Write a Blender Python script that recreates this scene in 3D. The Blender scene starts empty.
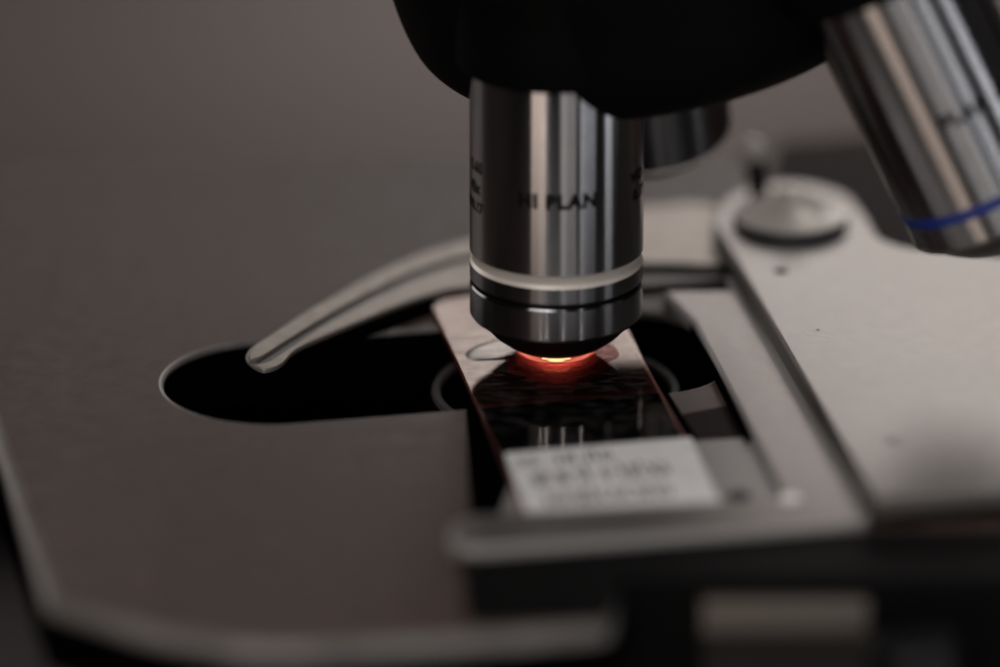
import bpy, bmesh, math, random
from mathutils import Vector, Matrix
from mathutils.geometry import tessellate_polygon
random.seed(4)
S = 0.001                      # everything below is written in millimetres
sc = bpy.context.scene
COL = sc.collection

# ------------------------------------------------------------------ camera
PITCH = math.radians(21.5)
DIST, FPX = 710.0, 5183.0
FWD = Vector((0, math.cos(PITCH), -math.sin(PITCH)))
RGT = Vector((1, 0, 0))
UPV = RGT.cross(FWD)
ZS = 1.1                       # top face of the slide; z = 0 is the stage top
TIP = Vector((0, 0, ZS))
CAM = TIP - FWD*DIST - RGT*(56*DIST/FPX) + UPV*(18.5*DIST/FPX)
cam = bpy.data.cameras.new('camera'); co = bpy.data.objects.new('camera', cam); COL.objects.link(co)
cam.sensor_width = 36; cam.lens = FPX/1000*36
cam.clip_start = 0.02; cam.clip_end = 50
co.location = CAM*S
co.rotation_euler = (math.pi/2 - PITCH, 0, 0)
cam.dof.use_dof = True
cam.dof.focus_distance = (DIST - 7)*S
cam.dof.aperture_fstop = cam.lens/42.0
cam.dof.aperture_blades = 0
sc.camera = co

def at(px, py, z=0.0):
    """point of the horizontal plane z that sits behind a picture position (survey of the stage)"""
    d = FWD*FPX + RGT*(px-500) - UPV*(py-333.5)
    t = (z - CAM.z)/d.z
    p = CAM + d*t
    return (p.x, p.y)
def P(lst, z=0.0): return [at(x, y, z) for x, y in lst]
def at_depth(px, py, y):
    d = FWD*FPX + RGT*(px-500) - UPV*(py-333.5)
    return CAM + d*((y - CAM.y)/d.y)

# ------------------------------------------------------------------ materials
def mat(name, base, metal=0.0, rough=0.5, noise=None, bump=None, aniso=None, clear=0.0, spec=None, spots=None):
    m = bpy.data.materials.new(name); m.use_nodes = True
    nt = m.node_tree; b = nt.nodes['Principled BSDF']
    b.inputs['Base Color'].default_value = (*base, 1)
    b.inputs['Metallic'].default_value = metal
    b.inputs['Roughness'].default_value = rough
    if spec is not None: b.inputs['Specular IOR Level'].default_value = spec
    if clear: b.inputs['Coat Weight'].default_value = clear; b.inputs['Coat Roughness'].default_value = 0.1
    tc = nt.nodes.new('ShaderNodeTexCoord')
    if noise:
        sc_, lo, hi, col2, rj = noise
        n = nt.nodes.new('ShaderNodeTexNoise'); n.inputs['Scale'].default_value = sc_; n.inputs['Detail'].default_value = 10
        n.inputs['Roughness'].default_value = 0.74
        nt.links.new(tc.outputs['Object'], n.inputs['Vector'])
        r = nt.nodes.new('ShaderNodeMapRange'); r.inputs[1].default_value = lo; r.inputs[2].default_value = hi
        nt.links.new(n.outputs['Fac'], r.inputs[0])
        mx = nt.nodes.new('ShaderNodeMix'); mx.data_type = 'RGBA'
        mx.inputs[6].default_value = (*base, 1); mx.inputs[7].default_value = (*col2, 1)
        nt.links.new(r.outputs[0], mx.inputs[0])
        last = mx.outputs[2]
        if spots:
            v = nt.nodes.new('ShaderNodeTexNoise'); v.inputs['Scale'].default_value = spots[0]; v.inputs['Detail'].default_value = 2
            nt.links.new(tc.outputs['Object'], v.inputs['Vector'])
            r3 = nt.nodes.new('ShaderNodeMapRange'); r3.inputs[1].default_value = spots[1]; r3.inputs[2].default_value = spots[1]+0.04
            nt.links.new(v.outputs['Fac'], r3.inputs[0])
            m3 = nt.nodes.new('ShaderNodeMix'); m3.data_type = 'RGBA'
            m3.inputs[7].default_value = (*spots[2], 1)
            nt.links.new(last, m3.inputs[6]); nt.links.new(r3.outputs[0], m3.inputs[0]); last = m3.outputs[2]
        nt.links.new(last, b.inputs['Base Color'])
        r2 = nt.nodes.new('ShaderNodeMapRange'); r2.inputs[1].default_value = lo; r2.inputs[2].default_value = hi
        r2.inputs[3].default_value = rough - rj; r2.inputs[4].default_value = rough + rj
        nt.links.new(n.outputs['Fac'], r2.inputs[0]); nt.links.new(r2.outputs[0], b.inputs['Roughness'])
    if bump:
        scb, strength, dist = bump
        n2 = nt.nodes.new('ShaderNodeTexNoise'); n2.inputs['Scale'].default_value = scb; n2.inputs['Detail'].default_value = 5
        nt.links.new(tc.outputs['Object'], n2.inputs['Vector'])
        bp = nt.nodes.new('ShaderNodeBump'); bp.inputs['Strength'].default_value = strength; bp.inputs['Distance'].default_value = dist*S
        nt.links.new(n2.outputs['Fac'], bp.inputs['Height']); nt.links.new(bp.outputs['Normal'], b.inputs['Normal'])
    if aniso:
        b.inputs['Anisotropic'].default_value = aniso; b.inputs['Anisotropic Rotation'].default_value = .25
        tg = nt.nodes.new('ShaderNodeTangent'); tg.direction_type = 'RADIAL'; tg.axis = 'Z'
        nt.links.new(tg.outputs[0], b.inputs['Tangent'])
    return m

M = {}
M['stage'] = mat('stage_black_coating', (.040,.0275,.0235), 0, .45, noise=(260, .37, .63, (.086,.062,.054), .06),
                 bump=(2600, .35, .03), spots=(420, .74, (.05,.042,.039)), spec=.12)
M['edge'] = mat('bevel_catchlight_metal', (.095,.086,.08), .3, .45, noise=(180, .35, .7, (.2,.19,.18), .06))  # lighter than the stage: light the bevel catches is put in the colour
M['plate'] = mat('satin_nickel_plate', (.180,.172,.162), .92, .37, noise=(420, .25, .75, (.165,.158,.148), .02),
                 bump=(3000, .25, .02), spots=(900, .765, (.16,.14,.13)))
M['strip'] = mat('brushed_holder_metal', (.215,.199,.189), .8, .42, noise=(500, .2, .8, (.183,.171,.162), .03), bump=(2200, .25, .02))
M['channel'] = mat('dull_channel_metal', (.26,.25,.24), .2, .5)
M['bar'] = mat('holder_bar_edge', (.34,.325,.315), .3, .42)
M['clip'] = mat('sanded_clip_metal', (.31,.28,.245), .6, .45, noise=(500, .3, .7, (.22,.20,.175), .05), bump=(2600, .5, .04))
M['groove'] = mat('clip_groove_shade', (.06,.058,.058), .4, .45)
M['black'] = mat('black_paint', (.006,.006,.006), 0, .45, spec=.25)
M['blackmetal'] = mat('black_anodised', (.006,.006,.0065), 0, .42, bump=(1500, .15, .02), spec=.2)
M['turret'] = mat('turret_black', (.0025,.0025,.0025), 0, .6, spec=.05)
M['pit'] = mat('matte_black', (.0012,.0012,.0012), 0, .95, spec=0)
M['chrome'] = mat('turned_chrome', (.40,.395,.40), 1, .205, noise=(350, .35, .65, (.36,.355,.36), .015), aniso=1.0)
M['darkchrome'] = mat('dark_turned_chrome', (.28,.28,.29), 1, .21, aniso=1.0)
M['chamfer'] = mat('satin_ring', (.78,.72,.65), .35, .38)
M['blue'] = mat('blue_ring_enamel', (.008,.026,.19), 0, .35, spec=.6)
M['ink'] = mat('engraving_ink', (.004,.004,.004), 0, .6, spec=.1)
M['knob'] = mat('polished_knob', (.74,.70,.65), .1, .34)
M['knobdark'] = mat('knob_rubber', (.075,.077,.085), 0, .4)
M['ring'] = mat('condenser_rim', (.03,.029,.028), 0, .7, bump=(2500, .9, .08), noise=(900, .4, .6, (.05,.05,.05), .1))
M['wall'] = mat('painted_wall', (.30,.272,.26), 0, .9, noise=(1.2, .3, .7, (.27,.245,.235), .02))
M['table'] = mat('bench_top', (.036,.0312,.0295), 0, .9, noise=(6, .3, .7, (.032,.0277,.0262), .05), spec=.12)
M['basepaint'] = mat('base_paint', (.016,.0135,.013), 0, .8, spec=.15)
M['behind'] = mat('dark_brown_shade', (.012,.008,.0075), 0, .7, spec=.08)  # dark tone for shade laid on the stage as thin plates
M['hardware'] = mat('gib_brass', (.12,.105,.09), .4, .5)
M['pen'] = mat('label_handwriting', (.05,.035,.03), 0, .8)
M['label'] = mat('paper_label', (.85,.84,.84), 0, .7, noise=(420, .35, .7, (.68,.67,.67), .05), bump=(1500, .4, .05))

def glassy(name, tint, ior, rough, transp, dust=0.0, dustcol=(.5,.47,.45), dscale=300, thr=.5):
    """thin clear sheet: reflects by Fresnel, lets the rest straight through"""
    m = bpy.data.materials.new(name); m.use_nodes = True; nt = m.node_tree; nt.nodes.clear()
    out = nt.nodes.new('ShaderNodeOutputMaterial')
    g = nt.nodes.new('ShaderNodeBsdfGlossy'); g.inputs['Roughness'].default_value = rough
    t = nt.nodes.new('ShaderNodeBsdfTransparent'); t.inputs['Color'].default_value = (*transp, 1)
    g.inputs['Color'].default_value = (*tint, 1)
    f = nt.nodes.new('ShaderNodeFresnel'); f.inputs['IOR'].default_value = ior
    mx = nt.nodes.new('ShaderNodeMixShader')
    nt.links.new(f.outputs[0], mx.inputs[0]); nt.links.new(t.outputs[0], mx.inputs[1]); nt.links.new(g.outputs[0], mx.inputs[2])
    last = mx.outputs[0]
    tc = nt.nodes.new('ShaderNodeTexCoord')
    n = nt.nodes.new('ShaderNodeTexNoise'); n.inputs['Scale'].default_value = dscale; n.inputs['Detail'].default_value = 6
    mp = nt.nodes.new('ShaderNodeMapping'); mp.inputs['Scale'].default_value = (.5, 1.6, 1); mp.inputs['Rotation'].default_value = (0,0,.5)
    nt.links.new(tc.outputs['Object'], mp.inputs[0]); nt.links.new(mp.outputs[0], n.inputs['Vector'])
    bp = nt.nodes.new('ShaderNodeBump'); bp.inputs['Strength'].default_value = .02; bp.inputs['Distance'].default_value = .02*S
    nt.links.new(n.outputs['Fac'], bp.inputs['Height']); nt.links.new(bp.outputs['Normal'], g.inputs['Normal'])
    # greasy film: the sheet does not reflect equally well everywhere
    n4 = nt.nodes.new('ShaderNodeTexNoise'); n4.inputs['Scale'].default_value = 520; n4.inputs['Detail'].default_value = 9; n4.inputs['Roughness'].default_value = .75
    nt.links.new(mp.outputs[0], n4.inputs['Vector'])
    r4 = nt.nodes.new('ShaderNodeMapRange'); r4.inputs[1].default_value = .38; r4.inputs[2].default_value = .62; r4.inputs[3].default_value = .55; r4.inputs[4].default_value = 1.0
    nt.links.new(n4.outputs['Fac'], r4.inputs[0])
    m4 = nt.nodes.new('ShaderNodeMix'); m4.data_type = 'RGBA'; m4.blend_type = 'MULTIPLY'; m4.inputs[0].default_value = 1
    m4.inputs[6].default_value = (*tint, 1); nt.links.new(r4.outputs[0], m4.inputs[7]); nt.links.new(m4.outputs[2], g.inputs['Color'])
    if dust:
        d = nt.nodes.new('ShaderNodeBsdfDiffuse'); d.inputs['Color'].default_value = (*dustcol, 1)
        r = nt.nodes.new('ShaderNodeMapRange'); r.inputs[1].default_value = thr; r.inputs[2].default_value = thr+.25; r.inputs[4].default_value = dust
        nt.links.new(n.outputs['Fac'], r.inputs[0])
        m2 = nt.nodes.new('ShaderNodeMixShader')
        nt.links.new(r.outputs[0], m2.inputs[0]); nt.links.new(last, m2.inputs[1]); nt.links.new(d.outputs[0], m2.inputs[2]); last = m2.outputs[0]
    nt.links.new(last, out.inputs[0])
    return m
M['glass'] = glassy('slide_glass', (.84,.74,.68), 1.6, .05, (.93,.95,.94), dust=.07, dscale=700)
M['oil'] = glassy('dried_oil', (1,.95,.9), 1.5, .10, (.85,.8,.74), dust=.2)

m = bpy.data.materials.new('slide_ground_edge'); m.use_nodes = True; nt = m.node_tree; nt.nodes.clear()
out = nt.nodes.new('ShaderNodeOutputMaterial'); tr = nt.nodes.new('ShaderNodeBsdfTranslucent'); tr.inputs[0].default_value = (.9,.35,.3,1)  # red tint stands in for lamp light piped to the edge
df = nt.nodes.new('ShaderNodeBsdfGlossy'); df.inputs[0].default_value = (.8,.7,.66,1); df.inputs['Roughness'].default_value = .3
mx = nt.nodes.new('ShaderNodeMixShader'); mx.inputs[0].default_value = .12
nt.links.new(tr.outputs[0], mx.inputs[1]); nt.links.new(df.outputs[0], mx.inputs[2]); nt.links.new(mx.outputs[0], out.inputs[0])
M['glassedge'] = m

M['lens'] = glassy('front_lens_glass', (1,.85,.8), 1.5, .12, (1,.72,.66))

def emit(name, col, s):
    m = bpy.data.materials.new(name); m.use_nodes = True; nt = m.node_tree; nt.nodes.clear()
    out = nt.nodes.new('ShaderNodeOutputMaterial'); e = nt.nodes.new('ShaderNodeEmission')
    e.inputs[0].default_value = (*col, 1); e.inputs[1].default_value = s
    nt.links.new(e.outputs[0], out.inputs[0]); return m
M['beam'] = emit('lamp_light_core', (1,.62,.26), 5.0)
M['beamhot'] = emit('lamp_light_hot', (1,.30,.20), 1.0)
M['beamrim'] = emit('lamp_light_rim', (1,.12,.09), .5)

# ------------------------------------------------------------------ builders
def empty(name, loc=(0,0,0), parent=None):
    o = bpy.data.objects.new(name, None); COL.objects.link(o); o.location = Vector(loc)*S; o.empty_display_size = .005
    if parent: o.parent = parent
    return o
def link(name, me, m, parent=None, loc=(0,0,0), smooth=35):
    if m is not None and not me.materials: me.materials.append(M[m] if isinstance(m, str) else m)
    if smooth:
        for p in me.polygons: p.use_smooth = True
        me.set_sharp_from_angle(angle=math.radians(smooth))
    o = bpy.data.objects.new(name, me); COL.objects.link(o); o.location = Vector(loc)*S
    if parent: o.parent = parent
    return o
def tag(o, label=None, cat=None, group=None, kind=None):
    if label: o['label'] = label
    if cat: o['category'] = cat
    if group: o['group'] = group
    if kind: o['kind'] = kind
    return o

def area2(p): return sum(p[i][0]*p[(i+1)%len(p)][1]-p[(i+1)%len(p)][0]*p[i][1] for i in range(len(p)))
def rounded(pts, rads, seg=10):
    """polygon with filleted corners"""
    out = []
    n = len(pts)
    if not isinstance(rads, (list, tuple)): rads = [rads]*n
    for i in range(n):
        a, b, c = Vector(pts[i-1]), Vector(pts[i]), Vector(pts[(i+1)%n])
        u, v = (a-b), (c-b); lu, lv = u.length, v.length; u /= lu; v /= lv
        r = rads[i]
        if r <= 0: out.append(tuple(b)); continue
        ang = u.angle(v)
        t = min(r/math.tan(ang/2), lu*.49, lv*.49)
        p0, p2 = b+u*t, b+v*t
        for k in range(seg+1):
            s = k/seg
            # circular-ish fillet by rational quadratic
            w = math.sin(ang/2)
            den = (1-s)**2+2*w*s*(1-s)+s*s
            q = (p0*(1-s)**2 + b*(2*w*s*(1-s)) + p2*s*s)/den
            out.append((q.x, q.y))
    return out
def offset(poly, d):
    """move a CCW polygon's boundary inwards by d (outwards for CW holes = into the material too)"""
    n = len(poly); out = []
    for i in range(n):
        a, b, c = Vector(poly[i-1]), Vector(poly[i]), Vector(poly[(i+1)%n])
        e1 = (b-a).normalized(); e2 = (c-b).normalized()
        n1 = Vector((-e1.y, e1.x)); n2 = Vector((-e2.y, e2.x))
        k = 1+n1.dot(n2)
        out.append(tuple(b + (n1+n2)*(d/max(k, .35))))
    return out
def plate_mesh(name, outer, holes, z0, z1, ch, mats=('stage','edge'), hole_ch=None, side=None):
    """sheet with chamfered rims: outer CCW, holes CW.  Material 0 top, 1 chamfer, 2 side wall and underside"""
    if area2(outer) < 0: outer = outer[::-1]
    holes = [h if area2(h) < 0 else h[::-1] for h in holes]
    me = bpy.data.meshes.new(name); verts, faces, mi = [], [], []
    tops, bots = [], []
    def add(poly, z):
        s = len(verts); verts.extend([(x*S, y*S, z*S) for x, y in poly]); return list(range(s, s+len(poly)))
    for k, lp in enumerate([outer]+holes):
        c = ch if k == 0 else (hole_ch if hole_ch is not None else ch)
        n = len(lp)
        rb = add(lp, z0); rm = add(lp, z1-c)
        prev = rm
        rt = None
        steps = 3
        for st in range(1, steps+1):
            a = st/steps*math.pi/2
            ins = c*(1-math.cos(a)); zz = z1-c+c*math.sin(a)
            ring = add(offset(lp, ins), zz)
            for i in range(n):
                j = (i+1)%n
                faces.append((prev[i], prev[j], ring[j], ring[i])); mi.append(1)
            prev = ring
        for i in range(n):
            j = (i+1)%n; faces.append((rb[i], rb[j], rm[j], rm[i])); mi.append(2)
        tops.append(prev); bots.append(rb)
    for loops, flip, mid in ((tops, False, 0), (bots, True, 2)):
        flat = [i for l in loops for i in l]
        for t in tessellate_polygon([[Vector(verts[i]) for i in l] for l in loops]):
            a, b, c = (flat[k] for k in t)
            va, vb, vc = Vector(verts[a]), Vector(verts[b]), Vector(verts[c])
            up = (vb-va).cross(vc-va).z
            if abs(up) < 1e-16: continue
            f = (a, b, c) if (up > 0) != flip else (a, c, b)
            faces.append(f); mi.append(mid)
    me.from_pydata(verts, [], faces); me.validate()
    mm = list(mats) + [side or mats[1]]
    for k in mm: me.materials.append(M[k])
    for p, i in zip(me.polygons, mi): p.material_index = i
    return me
def plate(name, outer, holes=(), z0=0, z1=1, ch=.3, mats=('stage','edge'), parent=None, hole_ch=None, side=None, smooth=28):
    o = link(name, plate_mesh(name, outer, list(holes), z0, z1, ch, mats, hole_ch, side), None, parent, smooth=smooth)
    for p in o.data.polygons:
        if abs(p.normal.z) > .9995: p.use_smooth = False      # flat faces keep one true normal
    return o

def lathe_mesh(name, prof, seg=96, frame=None, origin=(0,0,0), local=True, close=True):
    """profile [(r, a)] turned about the local Z axis"""
    me = bpy.data.meshes.new(name); v, f = [], []
    for r, a in prof:
        for k in range(seg):
            t = 2*math.pi*k/seg; v.append((r*math.cos(t)*S, r*math.sin(t)*S, a*S))
    for i in range(len(prof)-1):
        for k in range(seg):
            j = (k+1)%seg
            f.append((i*seg+k, i*seg+j, (i+1)*seg+j, (i+1)*seg+k))
    if close:
        if prof[0][0] > 0: f.append(tuple(range(seg))[::-1])
        if prof[-1][0] > 0: f.append(tuple(range((len(prof)-1)*seg, len(prof)*seg)))
    me.from_pydata(v, [], f)
    bm = bmesh.new(); bm.from_mesh(me); bmesh.ops.remove_doubles(bm, verts=bm.verts, dist=1e-8); bmesh.ops.recalc_face_normals(bm, faces=bm.faces)
    bm.to_mesh(me); bm.free()
    return me
def lathe(name, prof, m, parent=None, seg=96, smooth=28, loc=(0,0,0), close=True):
    return link(name, lathe_mesh(name, prof, seg, close=close), m, parent, loc=loc, smooth=smooth)
def rotate_to(o, axis, origin):
    z = Vector(axis).normalized(); x = Vector((1,0,0)); x = (x - z*x.dot(z)).normalized(); y = z.cross(x)
    mt = Matrix((x, y, z)).transposed().to_4x4(); mt.translation = Vector(origin)*S
    o.matrix_world = mt
def ribbon_tube(pts, r, seg=8):
    bm = bmesh.new(); rings = []
    for i, p in enumerate(pts):
        p = Vector(p); d = (Vector(pts[min(i+1, len(pts)-1)]) - Vector(pts[max(i-1, 0)])).normalized()
        a = d.orthogonal().normalized(); b = d.cross(a)
        rr = r[i] if isinstance(r, list) else r
        rings.append([bm.verts.new((p + a*math.cos(t)*rr + b*math.sin(t)*rr)*S) for t in [2*math.pi*k/seg for k in range(seg)]])
    # keep the rings from twisting: match nearest vertices
    for q, w in zip(rings, rings[1:]):
        best = min(range(seg), key=lambda s: sum((q[k].co - w[(k+s)%seg].co).length for k in range(seg)))
        w[:] = w[best:]+w[:best]
        for k in range(seg): bm.faces.new((q[k], q[(k+1)%seg], w[(k+1)%seg], w[k]))
    bm.faces.new(rings[0][::-1]); bm.faces.new(rings[-1])
    me = bpy.data.meshes.new('tube'); bmesh.ops.recalc_face_normals(bm, faces=bm.faces); bm.to_mesh(me); bm.free(); return me

def text_mesh(text, height, radius, zc, ang0, spread=1.0, rot_read=0):
    """lettering wrapped on a cylinder of the given radius round local Z; ang0 = azimuth of its middle"""
    cu = bpy.data.curves.new('lettering', 'FONT'); cu.body = text; cu.size = 1.0; cu.align_x = 'CENTER'; cu.align_y = 'CENTER'
    cu.space_character = spread; cu.offset = .06; cu.extrude = 0; cu.resolution_u = 3
    o = bpy.data.objects.new('lettering', cu); COL.objects.link(o)
    dg = bpy.context.evaluated_depsgraph_get(); dg.update()
    me = bpy.data.meshes.new_from_object(o.evaluated_get(dg)); bpy.data.objects.remove(o); bpy.data.curves.remove(cu)
    bm = bmesh.new(); bm.from_mesh(me)
    for cut in range(-60, 60):
        x = cut*.12
        bmesh.ops.bisect_plane(bm, geom=bm.verts[:]+bm.edges[:]+bm.faces[:], plane_co=(x,0,0), plane_no=(1,0,0))
    k = height/.72
    for v in bm.verts:
        x, y = v.co.x*k, v.co.y*k
        a = ang0 + x/radius
        v.co = Vector((radius*math.cos(a)*S, radius*math.sin(a)*S, (zc+y)*S))
    bm.to_mesh(me); bm.free(); me.materials.clear(); return me

# ------------------------------------------------------------------ room
HB = -150.0   # bench height
wl = bpy.data.meshes.new('background_wall')
wl.from_pydata([(-4000*S, 2400*S, HB*S), (4000*S, 2400*S, HB*S), (4000*S, 2400*S, 2600*S), (-4000*S, 2400*S, 2600*S)], [], [(0,1,2,3)])
tag(link('wall', wl, 'wall', smooth=0), kind='structure')
tb = bpy.data.meshes.new('bench')
tb.from_pydata([(-4000*S, -230*S, HB*S), (4000*S, -230*S, HB*S), (4000*S, 2399*S, HB*S), (-4000*S, 2399*S, HB*S)], [], [(0,1,2,3)])
tag(link('table_top', tb, 'table', smooth=0), kind='structure')

# ------------------------------------------------------------------ microscope
scope = tag(empty('microscope', (60, 60, HB)), 'microscope with dark stage, silver slide holder and rotating nosepiece of objectives over the slide', 'microscope')
def adopt(o, parent):
    o.parent = parent
    bpy.context.view_layer.update()
    o.matrix_parent_inverse = parent.matrix_world.inverted()
    return o
def SP(o): return adopt(o, scope)

# --- stage plate with its long slot
s_out = [at(47,612), at(150,640), at(330,664), at(640,650)]
right = 210.0
fr = at(640, 640)
s_out = [at(-72,168), at(-50,300), at(45,603), at(142,632), at(262,652), at(420,643), at(612,629), at(622,572), (right, at(900,552)[1]), (right, at(860,132)[1]), at(470,149)]
stage_outline = rounded(s_out, [16, 40, 1.5, 20, 30, 40, 3, 1, 5, 5, 20], 12)
sl_d = (Vector(at(466,408)) - Vector(at(268,424))).normalized()
sl_n = Vector((-sl_d.y, sl_d.x))
pb = Vector(at(268,424)); ptop = Vector(at(300,337.5))
wid = (ptop-pb).dot(sl_n)
# left end at x=163 in the picture, right end near 720
le = Vector(at(163,381)); re_ = Vector(at(719,352))
mid0 = pb + sl_n*wid/2
r_s = wid/2
cl = mid0 + sl_d*((le-mid0).dot(sl_d)+r_s*.99)
cr = mid0 + sl_d*((re_-mid0).dot(sl_d)-r_s*.8)
slot = []
for k in range(33):
    t = math.pi/2 + math.pi*k/32
    slot.append(tuple(cl + sl_d*math.cos(t)*r_s + sl_n*math.sin(t)*r_s))
for k in range(33):
    t = -math.pi/2 + math.pi*k/32
    # squarer far end
    ex = .8
    cx, sy = math.cos(t), math.sin(t)
    slot.append(tuple(cr + sl_d*(abs(cx)**ex)*r_s*.8 + sl_n*(abs(sy)**ex)*math.copysign(1, sy)*r_s))
stage = SP(plate('stage_plate', stage_outline, [slot], -9, 0, 1.8, mats=('stage','edge'), hole_ch=.75, side='pit'))
stage['label'] = 'dark brown black coated stage plate with a long rounded slot'
ins = plate('stage_shade_patch', rounded([at(466,409,.12), at(668,392,.12), at(706,452,.12), at(725,512,.12), at(470,530,.12)], .6, 4), (), .01, .12, .05, mats=('pit','pit'))  # black patch put in for the shade and dark reflection under the slide
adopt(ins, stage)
adopt(plate('opening_shade_patch', rounded([at(682,414,.1), at(735,404,.1), at(751,438,.1), at(702,446,.1)], .6, 4), (), .008, .1, .04, mats=('behind','behind')), stage)  # dark patch put in for the shade at the opening's front corner
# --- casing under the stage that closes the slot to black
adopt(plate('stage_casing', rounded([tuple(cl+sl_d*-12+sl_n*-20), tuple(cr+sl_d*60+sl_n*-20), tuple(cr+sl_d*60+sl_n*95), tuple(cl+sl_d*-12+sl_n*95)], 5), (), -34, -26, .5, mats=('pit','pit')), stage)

# --- condenser under the slot
cond = SP(lathe('condenser', [(6,-26),(19,-26),(19,-8),(17.6,-5.0),(15.9,-5.0),(15.0,-6.4),(6,-6.4)], 'pit', seg=96, close=False))
adopt(lathe('rim', [(17.1,-4.8),(16.9,-4.2),(16.0,-4.2),(15.8,-4.8)], 'ring', seg=96, close=False), cond)
adopt(lathe('condenser_lens', [(0,-5.2),(5,-5.4),(9,-6.0),(9,-6.6),(0,-6.6)], 'blackmetal', seg=64), cond)

# --- slide holder
ZSTRIP = 1.9
ZPL = 4.6
holder = tag(empty('slide_holder', (0,0,0)), 'silver mechanical slide holder with a curved clip')
adopt(holder, scope)
# lower ledge in front that carries the slide
ledge = rounded([at(500,446,.0), at(752,430,.0), at(800,520,0), at(478,545,0)], [1,3,.5,.5], 6)
# inner strip: left edge, front bar, seen as one L-shaped piece
stp = P([(661,289),(716,287),(735,287)], ZSTRIP)
strip_poly = [at(662,290,ZSTRIP), at(752,290,ZSTRIP), at(872,500,ZSTRIP), at(868,519,ZSTRIP), at(840,523,ZSTRIP),
              at(470,549,ZSTRIP), at(450,541,ZSTRIP), at(449,524,ZSTRIP), at(470,514,ZSTRIP), at(785,497,ZSTRIP), at(748,424,ZSTRIP), at(693,321,ZSTRIP)]
adopt(plate('holder_frame', rounded(strip_poly, [.5,.3,.3,2,.5,2.5,3,3,2,2.5,.5,.5], 8), (), .02, ZSTRIP, .6, mats=('strip','bar'), side='bar'), holder)
adopt(plate('ledge', rounded([at(520,452,.25), at(738,438,.25), at(752,436,.25), at(795,520,.25), at(490,545,.25)], [1,1,2,.5,.5], 6), (), .012, .25, .1, mats=('channel','channel')), holder)
# raised main plate
mp = [at(712,222,ZPL), at(722,200,ZPL), at(752,183,ZPL), at(800,180,ZPL), at(848,192,ZPL), at(868,217,ZPL), at(880,238,ZPL), at(905,247,ZPL), at(960,252,ZPL), at(1060,262,ZPL),
      (right+30, at(1060,262,ZPL)[1]), (right+30, at(1000,488,ZPL)[1]-6), at(1000,488,ZPL), at(872,497,ZPL), at(738,266,ZPL)]
main = plate('holder_plate', rounded(mp, [5,8,12,14,9,4,6,10,20,10,2,2,30,2.0,1.5], 8), (), ZSTRIP+.045, ZPL, .6, mats=('plate','strip'), side='strip')
adopt(main, holder)
# shoulder under the main plate: the sloping grey channel wall
ch_poly = [at(712,262,ZSTRIP+.02), at(734,282,ZSTRIP+.02), at(856,500,ZSTRIP+.02), at(868,497,ZSTRIP+.02), at(760,270,ZSTRIP+.02)]
adopt(plate('channel', P([(725,279),(742,270),(873,500),(858,504)], ZSTRIP+.04), (), ZSTRIP+.005, ZSTRIP+.04, .01, mats=('channel','channel')), holder)
und = [at(722,232,0), at(740,290,0), at(870,519,0), at(1000,505,0), (right+30, at(1000,505,0)[1]-6), (right+30, at(1060,285,0)[1]), at(905,275,0), at(870,250,0), at(800,215,0)]
adopt(plate('holder_underplate', rounded(und, [4,1,1,5,2,2,5,4,9], 6), (), .03, ZSTRIP-.03, .4, mats=('strip','strip'), side='strip'), holder)

# rear bar and curved finger clip
ZC = 1.9
def clip_shape():
    lower = [(262,369),(280,364),(292,352),(305,344),(330,333),(365,318),(400,304),(436,292),(470,286)]
    upper = [(246,358),(251,347),(272,333),(300,315),(330,298),(362,280),(400,262),(436,249),(470,240)]
    return P(upper, ZC), P(lower, ZC)
U, L = clip_shape()
clip_pts = L + P([(560,276),(640,263),(722,263),(728,240),(712,205),(640,207),(560,218)], ZC) + U[::-1]
def dens(pts, n=6):
    """Catmull-Rom through the closed list"""
    out = []
    N = len(pts)
    for i in range(N):
        p0, p1, p2, p3 = (Vector(pts[(i+k)%N]) for k in (-1,0,1,2))
        for s in range(n):
            t = s/n
            out.append(tuple(.5*((2*p1)+(p2-p0)*t+(2*p0-5*p1+4*p2-p3)*t*t+(3*p1-p0-3*p2+p3)*t*t*t)))
    return out
clip = adopt(plate('clip_arm', dens(clip_pts, 5), (), 1.3, ZC, .25, mats=('clip','clip'), side='clip'), holder)
# raised rim along the clip's outer edge and the dark groove inside it
def strip_along(name, A, B, z0, z1, m, parent, ch=.2):
    poly = A + B[::-1]
    return adopt(plate(name, poly, (), z0, z1, ch, mats=(m, m)), parent)
def dense_open(pts, n=8):
    out = []
    N = len(pts)
    for i in range(N-1):
        p0, p1, p2, p3 = (Vector(pts[min(max(i+k,0),N-1)]) for k in (-1,0,1,2))
        for s in range(n):
            t = s/n
            out.append(tuple(.5*((2*p1)+(p2-p0)*t+(2*p0-5*p1+4*p2-p3)*t*t+(3*p1-p0-3*p2+p3)*t*t*t)))
    out.append(tuple(pts[-1])); return out
rimU = dense_open(P([(248,356),(254,346),(275,332),(302,314),(332,297),(364,279),(402,261),(438,248),(474,239),(560,219)], ZC+.5))
rimL = dense_open(P([(250,360),(262,356),(284,342),(311,325),(340,308),(372,291),(408,274),(442,262),(474,254),(560,234)], ZC+.5))
strip_along('clip_rim', rimU, rimL, ZC-.02, ZC+.55, 'clip', clip, .22)
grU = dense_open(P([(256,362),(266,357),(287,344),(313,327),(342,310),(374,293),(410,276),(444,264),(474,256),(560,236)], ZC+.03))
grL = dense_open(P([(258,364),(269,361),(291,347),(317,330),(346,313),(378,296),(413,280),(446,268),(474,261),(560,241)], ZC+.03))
strip_along('clip_groove_shade_strip', grU, grL, ZC-.01, ZC+.03, 'groove', clip, .01)
under = [(284,358),(312,348),(345,337),(385,323),(432,306),(440,298),(432,288),(385,300),(345,316),(312,330),(290,345)]
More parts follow.
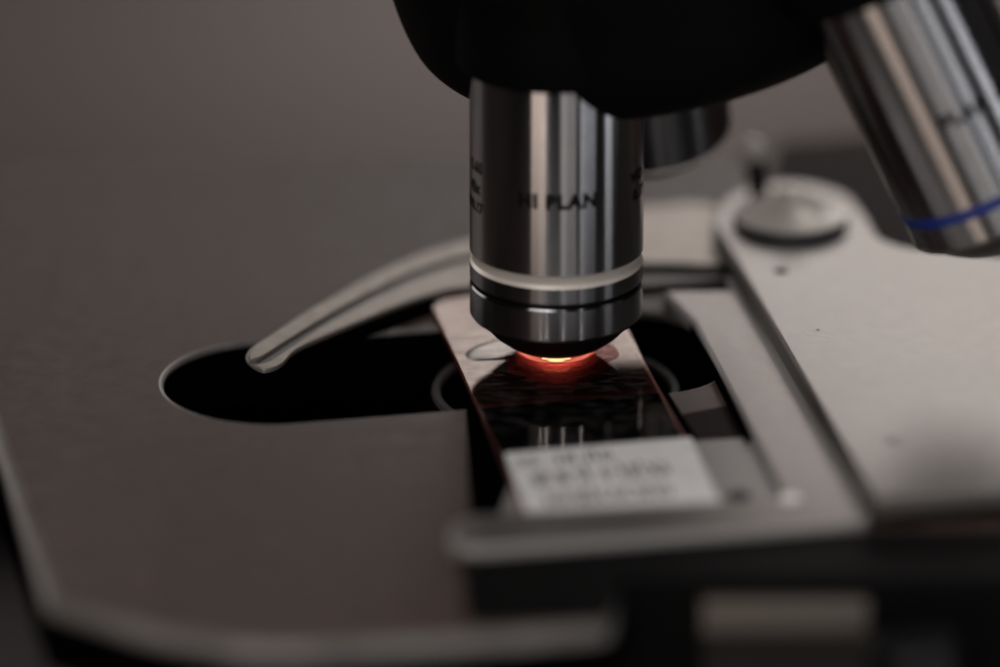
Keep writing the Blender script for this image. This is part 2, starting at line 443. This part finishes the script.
adopt(plate('clip_shadow_wedge', P(under,1.25), (), .1, 1.25, .08, mats=('pit','pit')), clip)  # black wedge put in for the clip's shadow on the stage
adopt(plate('wall_shade_strip', P([(690,322),(693.5,321),(749,424),(753,434),(747,436),(741,426)],1.3), (), .13, 1.3, .05, mats=('pit','pit')), holder)  # black strip put in for the shade along the frame's inner wall
# dark bearing under the rear bar
adopt(plate('clip_pivot_block', rounded(P([(600,300),(652,268),(736,262),(740,282),(640,290)], .3), 1, 4), (), .05, .9, .2, mats=('black','black')), holder)

# screws, hole and dimples on the holder
def disc(name, px, py, z, r, h, m, parent, ch=.1):
    x, y = at(px, py, z)
    o = lathe(name, [(0,h),(r-ch,h),(r,h-ch),(r,0)], m, seg=32, close=False); o.location = Vector((x, y, z))*S
    bpy.context.view_layer.update(); return adopt(o, parent)
disc('screw_hole', 781, 271, ZPL+.005, 1.05, .02, 'pit', main, .005)
disc('small_pit', 818, 330, ZPL+.005, .22, .02, 'pit', main, .005)
disc('worn_dimple', 892, 441, ZPL+.005, 1.3, .02, 'channel', main, .005)
disc('pin', 790, 500, ZSTRIP+.0, 1.4, .35, 'knob', holder)
disc('set_screw', 739, 497, .26, 1.5, .5, 'black', holder)
# fine scratch
a_, b_ = at(806,333,ZPL+.01), at(845,340,ZPL+.01)
sm = bpy.data.meshes.new('scratch'); d_ = .07
sm.from_pydata([(a_[0]*S, a_[1]*S, (ZPL+.012)*S), (b_[0]*S, b_[1]*S, (ZPL+.012)*S), (b_[0]*S, (b_[1]+d_)*S, (ZPL+.012)*S), (a_[0]*S, (a_[1]+d_)*S, (ZPL+.012)*S)], [], [(0,1,2,3)])
sm.materials.append(M['knob']); adopt(link('scratch', sm, None, smooth=0), main)

# clip lever knob on the boss
kx, ky = at(790, 224, ZPL)
knob = lathe('clip_knob', [(0,5.6),(1.2,5.5),(2.0,5.0),(2.8,4.2),(3.9,3.4),(5.6,2.5),(7.4,2.0),(8.1,1.75),(8.1,1.5)], 'knob', seg=64, loc=(kx, ky, ZPL), close=False, smooth=50)
bpy.context.view_layer.update(); adopt(knob, holder)
o = lathe('knob_base', [(8.1,1.5),(8.35,1.3),(8.35,.05),(0,.05)], 'knobdark', seg=64, loc=(kx, ky, ZPL), close=False); bpy.context.view_layer.update(); adopt(o, knob)
hb = at_depth(752, 151, ky+13)
tube = link('lever', ribbon_tube([tuple(hb), (hb.x+.8, hb.y-1, hb.z-3.5), (hb.x+1.6, hb.y-3, .4)], 1.5), 'black'); adopt(tube, holder)
bm = bmesh.new(); bmesh.ops.create_uvsphere(bm, u_segments=24, v_segments=14, radius=2.0*S); me = bpy.data.meshes.new('ball'); bm.to_mesh(me); bm.free()
o = link('lever_ball', me, 'knob', loc=tuple(hb)); bpy.context.view_layer.update(); adopt(o, tube)

adopt(plate('rear_shade_plate', rounded(P([(762,235),(776,141),(1100,118),(1100,262)],.8), 2, 4), (), .02, .8, .3, mats=('behind','behind')), holder)  # thin dark plate put in for the shaded rear of the stage
# --- carriage under the holder at the front of the stage
cy = at(700, 575, -1.5)[1]
def box(name, x0, x1, y0, y1, z0, z1, m, parent, r=1.0, ch=.5):
    return adopt(plate(name, rounded([(x0,y0),(x1,y0),(x1,y1),(x0,y1)], r, 5), (), z0, z1, ch, mats=(m, m)), parent)
x_l = at(592, 600, 0)[0]
yf = at(740, 583, .3)[1]
gx0, gx1 = at(702, 605, -2)[0], at(868, 605, -2)[0]
car = box('carriage', x_l, right+32, yf, yf+14, -26, -.02, 'turret', scope, 2, .8)
adopt(plate('carriage_slide', rounded([at(463,535,.6), at(461,560,.6), at(466,621,.6), at(606,617,.6), (x_l+4, yf+.3), (right+32, yf+.3), (right+32, at(1000,515,.6)[1])], [1,3,2.5,1,1,1,1], 6), (), .01, .6, .25, mats=('turret','turret')), car)
gib = box('gib_plate', gx0, gx1, yf-3, yf-.2, -5.4, -1.4, 'hardware', car, .4, .4)
gb = box('gib_block', gx0, gx1+5, yf-7, yf-.2, -13, -5.6, 'basepaint', car, .5, 1.2)
# drive knob shaft hanging lower right
o = lathe('drive_shaft', [(0,0),(5,0),(5.6,.6),(5.6,60),(0,60)], 'blackmetal', seg=48)
q = at_depth(912, 640, yf-6)
rotate_to(o, (.15, -.1, -1), tuple(q)); adopt(o, car)

# --- microscope body below: base and support bracket
adopt(plate('base', rounded([(-150,-150),(240,-150),(240,260),(-150,260)], 25, 10), (), HB+.5, HB+38, 4, mats=('basepaint','basepaint')), scope)
adopt(plate('stage_bracket', rounded([(-60,-30),(150,-30),(150,120),(-60,120)], 8, 6), (), -80, -34.5, 3, mats=('black','black')), scope)
adopt(plate('substage_column', rounded([(-30,0),(120,0),(120,150),(-30,150)], 8, 6), (), HB+38.5, -80.5, 1, mats=('black','black')), scope)
adopt(plate('limb', rounded([(135,190),(235,190),(235,260),(135,260)], 12, 6), (), HB+38.5, 190, 3, mats=('black','black')), scope)

bxp = at(20, 557, HB+38)
adopt(plate('power_housing', rounded([(bxp[0]-70, bxp[1]), (bxp[0]+60, bxp[1]), (bxp[0]+60, bxp[1]+45), (bxp[0]-70, bxp[1]+45)], 3, 4), (), HB+38.2, HB+52, 2, mats=('pit','pit')), scope)
adopt(plate('head_shade_block', rounded([(-60,-20),(55,-20),(55,200),(-60,200)], 25, 8), (), 122, 175, 6, mats=('black','black')), scope)  # unseen head block, added and sized to shade the stage front
# --- nosepiece
down1 = Vector((0,0,-1))
ang3 = math.radians(27.5)
a3 = (RGT*math.sin(ang3)*.95 - UPV*math.cos(ang3)*.95 + FWD*.31).normalized()
a2 = (RGT*.10 - UPV*.80 + FWD*.59).normalized()
# the axes meet at one pivot, high above; turret axis is the mean of the objectives it carries
TOP1 = 42.0
tur_axis = (down1 + a3*1.0 + a2*.9).normalized()
tur_c = at_depth(674, 56, 22)
nose = SP(lathe('nosepiece', dense_open([(0,-1.5),(12,-1.7),(23,-2.4),(30,-4.4),(34.0,-8.0),(35.8,-13),(36.7,-20),(37,-26)], 5)+[(41.8,-27),(41.8,-40),(0,-40)], 'turret', seg=128, smooth=40))
nose.parent = None; rotate_to(nose, tur_axis, tuple(tur_c)); adopt(nose, scope)
nose['label'] = 'black domed rotating turret that carries the objectives'

# --- objectives: local Z runs down the barrel, 0 at the shoulder that sits in the nosepiece
R = 11.8
LEN = TOP1 - 6.0       # shoulder bottom
def objective(name, origin, axis, ring_m, text, n_ang, label, lit=False, dark=False, ring_at=(42-15.3, 42-13.7)):
    """axis = direction from nosepiece to slide; origin = centre of the barrel top"""
    e = empty(name)
    T = 42.0
    body = 'chrome'
    bl = ring_m == 'blue' or not text
    q0 = T-10.9 if bl else T-15.5
    q1 = T-9.3 if bl else T-13.6
    if not text: q0, q1 = T-6.7, T-5.92
    prof = [(R*.8,-14),(R*.95,-14),(R*.95,-.5),(R,0),(R,q0)]
    if not text: body = 'darkchrome'
    b = lathe('barrel', prof, body, seg=128, close=False)
    parts = [b]
    ring = lathe('colour_ring' if ring_m == 'blue' else 'bright_ring', ([(R,T-15.5),(R-.28,T-14.9),(R-.28,T-14.1),(R,T-13.6)] if text else [(R,q0),(R+.12,q0+.15),(R+.1,q1-.2),(R-.3,q1)]) if ring_m != 'blue' else [(R,q0),(R+.05,q0+.05),(R+.05,q1-.05),(R,q1)], ring_m, seg=128, close=False)
    parts.append(ring)
    if bl: parts.append(lathe('lower_barrel', [(R,q1),(R,T-5.9),(R-.2,T-5.6),(R-.25,T-5.5)], 'chrome', seg=128, close=False))
    else: parts.append(lathe('lower_barrel', [(R,T-13.6),(R,T-11.5),(R-.15,T-11.3)], 'darkchrome', seg=128, close=False))
    if not bl: parts.append(lathe('groove', [(R-.15,T-11.3),(R-.9,T-11.2),(R-.9,T-10.8),(R-.2,T-10.7)], 'black', seg=128, close=False))
    if not bl: parts.append(lathe('nose_ring', [(R-.2,T-10.7),(R,T-10.4),(R,T-6.3),(R-.25,T-5.9)], 'darkchrome', seg=128, close=False))
    parts.append(lathe('nose_cone', [(R-.25,T-5.9),(R-1.2,T-5.35),(8.6,T-3.2),(6.9,T-1.9),(6.2,T-1.55),(5.6,T-1.45),(5.2,T-1.6),(0,T-1.7)], 'blackmetal', seg=128, close=False))
    if lit:
        parts.append(lathe('front_lens', [(0,T-1.75),(5.4,T-1.6),(5.75,T-1.2),(5.7,T-.8),(5.2,T-.25),(0,T-.23)], 'lens', seg=96, smooth=60, close=False))
    else:
        parts.append(lathe('front_lens', [(5.1,T-1.6),(4.6,T-1.3),(3.0,T-1.0),(0,T-.9)], 'blackmetal', seg=64, smooth=60, close=False))
    for (tx, h, z, a, sp) in text:
        me = text_mesh(tx, h, R+.015, z, a, sp)
        parts.append(link('engraving', me, 'ink', smooth=0))
    for p in parts: p.parent = e
    rotate_to(e, axis, origin)
    e['label'] = label
    adopt(e, scope)
    return e
# text is laid along increasing azimuth with local z downwards -> mirror so it reads upright
def text_mesh_flip(*a, **k): return None
_tm = text_mesh
def text_mesh(tx, h, r, z, ang, sp=1.0):
    me = _tm(tx, h, r, 0, 0, sp)
    for v in me.vertices:
        a = math.atan2(v.co.y, v.co.x); zz = v.co.z
        v.co = Vector((r*S*math.cos(ang - a), r*S*math.sin(ang - a), z*S - zz))
    return me
# frame of rotate_to for axis (0,0,-1): x=(1,0,0), y=z cross x = (0,-1,0): local +y faces the camera
F = math.pi/2
top1 = Vector((0,0,ZS+42))
# picture: camera-left is local angle > 90 deg
tx1 = [('HI PLAN', 1.95, 42-26.0, F, 1.12), ('0.65', 1.5, 42-28.6, F+1.18, 1.1), ('40x', 1.6, 42-25.6, F+1.22, 1.0), ('160/0.17', 1.4, 42-22.9, F+1.3, 1.0), ('WD', 1.5, 42-27.4, F-1.15, 1), ('0.17', 1.5, 42-24.8, F-1.2, 1)]
obj1 = objective('objective', tuple(top1), (0,0,-1), 'chamfer', tx1, 0, 'upright chrome objective with a pale ring, its lit tip touching the slide', lit=True)
# second: tip ring of the right one, at picture (988,246) below blue ring
c3 = at_depth(932, 88, 8)
o3 = Vector(c3) - a3*0
# blue ring sits 26.5..28.3 from barrel top; put the ring centre where the photo has it
ring_c = at_depth(981, 178, -10)
top3 = ring_c - a3*(42-10.1)
tx3 = [('PLAN 10', 1.9, 19.0, F-.38, 1.15)]
obj3 = objective('objective', tuple(top3), a3, 'blue', tx3, 0, 'tilted chrome objective with a blue ring')
tip2 = at_depth(648, 128, 34)
obj2 = objective('objective', tuple(tip2 - a2*36), a2, 'chamfer', [], 0, 'far objective half hidden behind the upright one')
# mounting collars on the turret
for tp, ax in ((top1, down1), (top3, a3), (tip2 - a2*36, a2)):
    o = lathe('mount_collar', [(R-1,-1.0),(R+1.4,-1.0),(R+1.9,-1.8),(R+2.4,-8),(R+4,-26),(R-1,-26)], 'turret', seg=96, close=False)
    rotate_to(o, ax, tuple(Vector(tp)+Vector(ax)*1.2)); adopt(o, nose)

# glow in the lens: added emissive shapes stand in for the caught lamp light
def ellipsoid(name, loc, rx, ry, rz, m, parent):
    bm = bmesh.new(); bmesh.ops.create_uvsphere(bm, u_segments=32, v_segments=16, radius=1)
    for v in bm.verts: v.co = Vector((v.co.x*rx*S, v.co.y*ry*S, v.co.z*rz*S))
    me = bpy.data.meshes.new(name); bm.to_mesh(me); bm.free()
    o = link(name, me, m, loc=loc, smooth=180); bpy.context.view_layer.update(); return adopt(o, parent)
def halo(name, r, z, t, m):
    o = lathe(name, [(r+t*math.cos(k*math.pi/4), ZS+z+t*math.sin(k*math.pi/4)) for k in range(9)], m, seg=96, smooth=180, close=False)
    adopt(o, obj1)
ellipsoid('lens_glow_core', (0,-3.4,ZS+.72), 2.1, 1.8, .28, 'beam', obj1)
o = lathe('core_mask', [(2.3,ZS+.47),(2.3,ZS+.45),(0,ZS+.45)], 'pit', seg=48, loc=(0,-3.0,0), close=False); bpy.context.view_layer.update(); adopt(o, obj1)  # added disc that hides the glowing core from the slide's reflection
halo('lens_glow_ring', 5.35, 1.18, .07, 'beamrim')
halo('lens_glow_ring', 4.9, .42, .11, 'beamhot')
halo('lens_glow_ring', 5.2, .85, .08, 'beamhot')

# ------------------------------------------------------------------ glass slide
slide_pts = [at(428,296,ZS), at(604,284,ZS), at(722,506,ZS), at(530,522,ZS)]
sl_out = rounded(slide_pts, .5, 4)
slide = plate('glass_slide', sl_out, (), ZS-1.0, ZS, .06, mats=('glass','glassedge'), side='glassedge')
tag(slide, 'clear glass slide with a white handwritten label lying under the lit objective tip', 'glass slide')
lab = rounded([at(504,453,ZS+.1), at(691,437,ZS+.1), at(721,504,ZS+.1), at(529,520.5,ZS+.1)], .5, 4)
label = plate('paper_label', lab, (), ZS+.004, ZS+.12, .03, mats=('label','label')); adopt(label, slide)
# handwriting: rows of pen strokes on the label
LA, LB, LC, LD = (Vector(p) for p in (at(504,453,ZS+.1), at(691,437,ZS+.1), at(721,504,ZS+.1), at(529,520.5,ZS+.1)))
def lp(u, v):
    return (LA*(1-u)+LB*u)*(1-v) + (LD*(1-u)+LC*u)*v
bm = bmesh.new()
def stroke(pts, w):
    for (u0,v0),(u1,v1) in zip(pts, pts[1:]):
        a, b = lp(u0,v0), lp(u1,v1); d = (b-a)
        if d.length < 1e-6: continue
        n = Vector((-d.y, d.x)).normalized()*w/2
        vs = [bm.verts.new(((p.x)*S, (p.y)*S, (ZS+.126)*S)) for p in (a-n, b-n, b+n, a+n)]
        bm.faces.new(vs)
rnd = random.Random(11)
for row, (v0, u_a, u_b, hh) in enumerate([(.10,.05,.52,.13),(.33,.10,.80,.2),(.64,.12,.78,.2)]):
    u = u_a
    while u < u_b:
        w = rnd.uniform(.030,.055)
        if rnd.random() < .16: u += w*.8; continue
        k = rnd.choice('ionlxecs')
        n = 7
        if k in 'oec':
            pts = [(u+w/2+math.cos(t)*w*.45, v0+hh/2+math.sin(t)*hh*.45) for t in [2*math.pi*q/n*(1 if k=='o' else .75)+.6 for q in range(n+1)]]
        elif k == 'n': pts = [(u,v0+hh),(u,v0+hh*.2),(u+w*.5,v0),(u+w*.8,v0+hh*.3),(u+w*.8,v0+hh)]
        elif k == 'l': pts = [(u+w*.3,v0-hh*.3),(u+w*.4,v0+hh)]
        elif k == 'x': pts = [(u,v0),(u+w,v0+hh)]; stroke([(u+w,v0),(u,v0+hh)], .28)
        elif k == 's': pts = [(u+w,v0),(u,v0+hh*.3),(u+w,v0+hh*.65),(u,v0+hh)]
        else: pts = [(u+w*.4,v0),(u+w*.4,v0+hh)]
        stroke(pts, rnd.uniform(.30,.50)); u += w*1.35
me = bpy.data.meshes.new('handwriting'); bm.to_mesh(me); bm.free()
hw = link('handwriting', me, 'pen', smooth=0); adopt(hw, label)
# added pink film under the lens: spreads a soft glow over the slide
m = bpy.data.materials.new('pink_glow_film'); m.use_nodes = True; nt = m.node_tree; nt.nodes.clear()
out = nt.nodes.new('ShaderNodeOutputMaterial'); tl = nt.nodes.new('ShaderNodeBsdfTranslucent'); tl.inputs[0].default_value = (.9,.30,.30,1)
tp = nt.nodes.new('ShaderNodeBsdfTransparent'); tp.inputs[0].default_value = (.95,.85,.85,1)
nz = nt.nodes.new('ShaderNodeTexNoise'); nz.inputs['Scale'].default_value = 1400; nz.inputs['Detail'].default_value = 6
tcn = nt.nodes.new('ShaderNodeTexCoord'); nt.links.new(tcn.outputs['Object'], nz.inputs['Vector'])
rg = nt.nodes.new('ShaderNodeMapRange'); rg.inputs[1].default_value = .35; rg.inputs[2].default_value = .65; rg.inputs[3].default_value = .04; rg.inputs[4].default_value = .24
nt.links.new(nz.outputs['Fac'], rg.inputs[0])
mx = nt.nodes.new('ShaderNodeMixShader'); nt.links.new(rg.outputs[0], mx.inputs[0]); nt.links.new(tp.outputs[0], mx.inputs[1]); nt.links.new(tl.outputs[0], mx.inputs[2]); nt.links.new(mx.outputs[0], out.inputs[0])
M['glowfilm'] = m
film_pts = []
for k in range(72):
    t = 2*math.pi*k/72; q = 7.9*(1+.07*math.sin(3*t+1)+.05*math.sin(7*t)+.03*math.sin(13*t+2))
    film_pts.append((q*1.0*math.cos(t), -1.5+q*1.15*math.sin(t)))
adopt(plate('glow_film', film_pts, (), ZS+.003, ZS+.012, .002, mats=('glowfilm','glowfilm')), slide)
# smear of immersion oil beside the lens
ox, oy = at(497, 350, ZS)
bm = bmesh.new(); seg = 40; rings = []
for i in range(9):
    f = i/8; rr = 1-f
    ring = []
    for k in range(seg):
        t = 2*math.pi*k/seg
        wob = 1+.10*math.sin(2*t+.6)+.06*math.sin(3*t+2)
        x, y = 3.2*rr*wob*math.cos(t), 5.0*rr*wob*math.sin(t)
        c_, s_ = math.cos(-.55), math.sin(-.55)
        z = .12*math.sqrt(max(0, 1-rr*rr))
        ring.append(bm.verts.new(((ox+x*c_-y*s_)*S, (oy+x*s_+y*c_)*S, (ZS+.003+z)*S)))
    rings.append(ring)
for q, w in zip(rings, rings[1:-1]):
    for k in range(seg): bm.faces.new((q[k], q[(k+1)%seg], w[(k+1)%seg], w[k]))
bm.faces.new(rings[-2])
for v in rings[-1]: bm.verts.remove(v)
me = bpy.data.meshes.new('oil_drop'); bm.to_mesh(me); bm.free()
adopt(link('oil_drop', me, 'oil', smooth=180), slide)

# ------------------------------------------------------------------ light
w = bpy.data.worlds.new('World'); sc.world = w; w.use_nodes = True
w.node_tree.nodes['Background'].inputs[0].default_value = (.9,.93,1,1); w.node_tree.nodes['Background'].inputs[1].default_value = .006
def area(name, loc, target, sx, sy, power, col):
    l = bpy.data.lights.new(name, 'AREA'); l.shape = 'RECTANGLE'; l.size = sx*S; l.size_y = sy*S; l.energy = power; l.color = col
    o = bpy.data.objects.new(name, l); COL.objects.link(o); o.location = Vector(loc)*S
    o.rotation_euler = (Vector(target)-Vector(loc)).to_track_quat('-Z', 'Y').to_euler(); return o
area('window_light_behind', (410, 1500, 770), (40,0,0), 1100, 680, 8.0, (1,.915,.88))
area('front_overhead_fill', (-260, -520, 1000), (20,-20,0), 500, 500, 4.2, (1,.95,.93))  # unseen fill added to brighten the label and front bar
area('overhead_fill', (150, 420, 1100), (20,0,0), 800, 700, 6.5, (1,.91,.87))  # overhead fill added to brighten the metal
def polar(az, el, d):   # azimuth from the camera side, positive to the right
    return (d*math.sin(az)*math.cos(el), -d*math.cos(az)*math.cos(el), d*math.sin(el))
D2 = math.radians
def strip(name, az, z, d, wd, ht, p, c):
    q = polar(D2(az), 0, d); area(name, (q[0], q[1], z), (0,0,20), wd, ht, p, c)
strip('stripe_panel_left_front', -24, -200, 1200, 400, 600, 1.4, (1,.80,.67))  # this and the next three: unseen low panels added for barrel stripes
strip('stripe_panel_front', 14, -250, 1200, 440, 700, .50, (1,.95,.91))
strip('stripe_panel_right_front', 40, -250, 1200, 440, 700, .75, (.90,.93,1))
strip('stripe_panel_right', 70, -250, 1200, 240, 700, 2.4, (.93,.95,1))
for q_az, q_w in ((-21, 45), (-13, 60), (9, 60), (33, 45)): strip('streak_panel_high', q_az, 430, 1200, q_w, 300, q_w*.014, (1,.97,.95))  # thin unseen panels added for streaks in the slide's reflection
strip('left_fill', -128, 250, 1200, 700, 650, 1.8, (1,.92,.88))  # unseen fill added at the left to lift the left-facing walls
area('bench_fill', (25, 630, 25), (25,640,-150), 90, 90, .95, (1,.92,.88))  # unseen fill added so the bench falls off towards the left
pl = bpy.data.lights.new('microscope_lamp', 'SPOT'); pl.energy = .0025; pl.color = (1,.27,.22); pl.shadow_soft_size = 1.2*S
pl.spot_size = math.radians(112); pl.spot_blend = 1
po = bpy.data.objects.new('microscope_lamp', pl); COL.objects.link(po); po.location = Vector((0,0,-3.2))*S; po.rotation_euler = (math.pi,0,0)

# thing > part > sub-part and no deeper
bpy.context.view_layer.update()
for o in list(COL.objects):
    chain = []; p = o.parent
    while p: chain.append(p); p = p.parent
    if len(chain) > 2: adopt(o, chain[-2])

# ------------------------------------------------------------------ render settings
sc.render.engine = 'CYCLES'
sc.cycles.use_denoising = True; sc.cycles.use_adaptive_sampling = False
sc.cycles.max_bounces = 10; sc.cycles.transparent_max_bounces = 12
sc.cycles.caustics_reflective = True; sc.cycles.sample_clamp_indirect = 4
sc.view_settings.view_transform = 'Standard'; sc.view_settings.look = 'None'
sc.view_settings.exposure = 0; sc.view_settings.gamma = 1
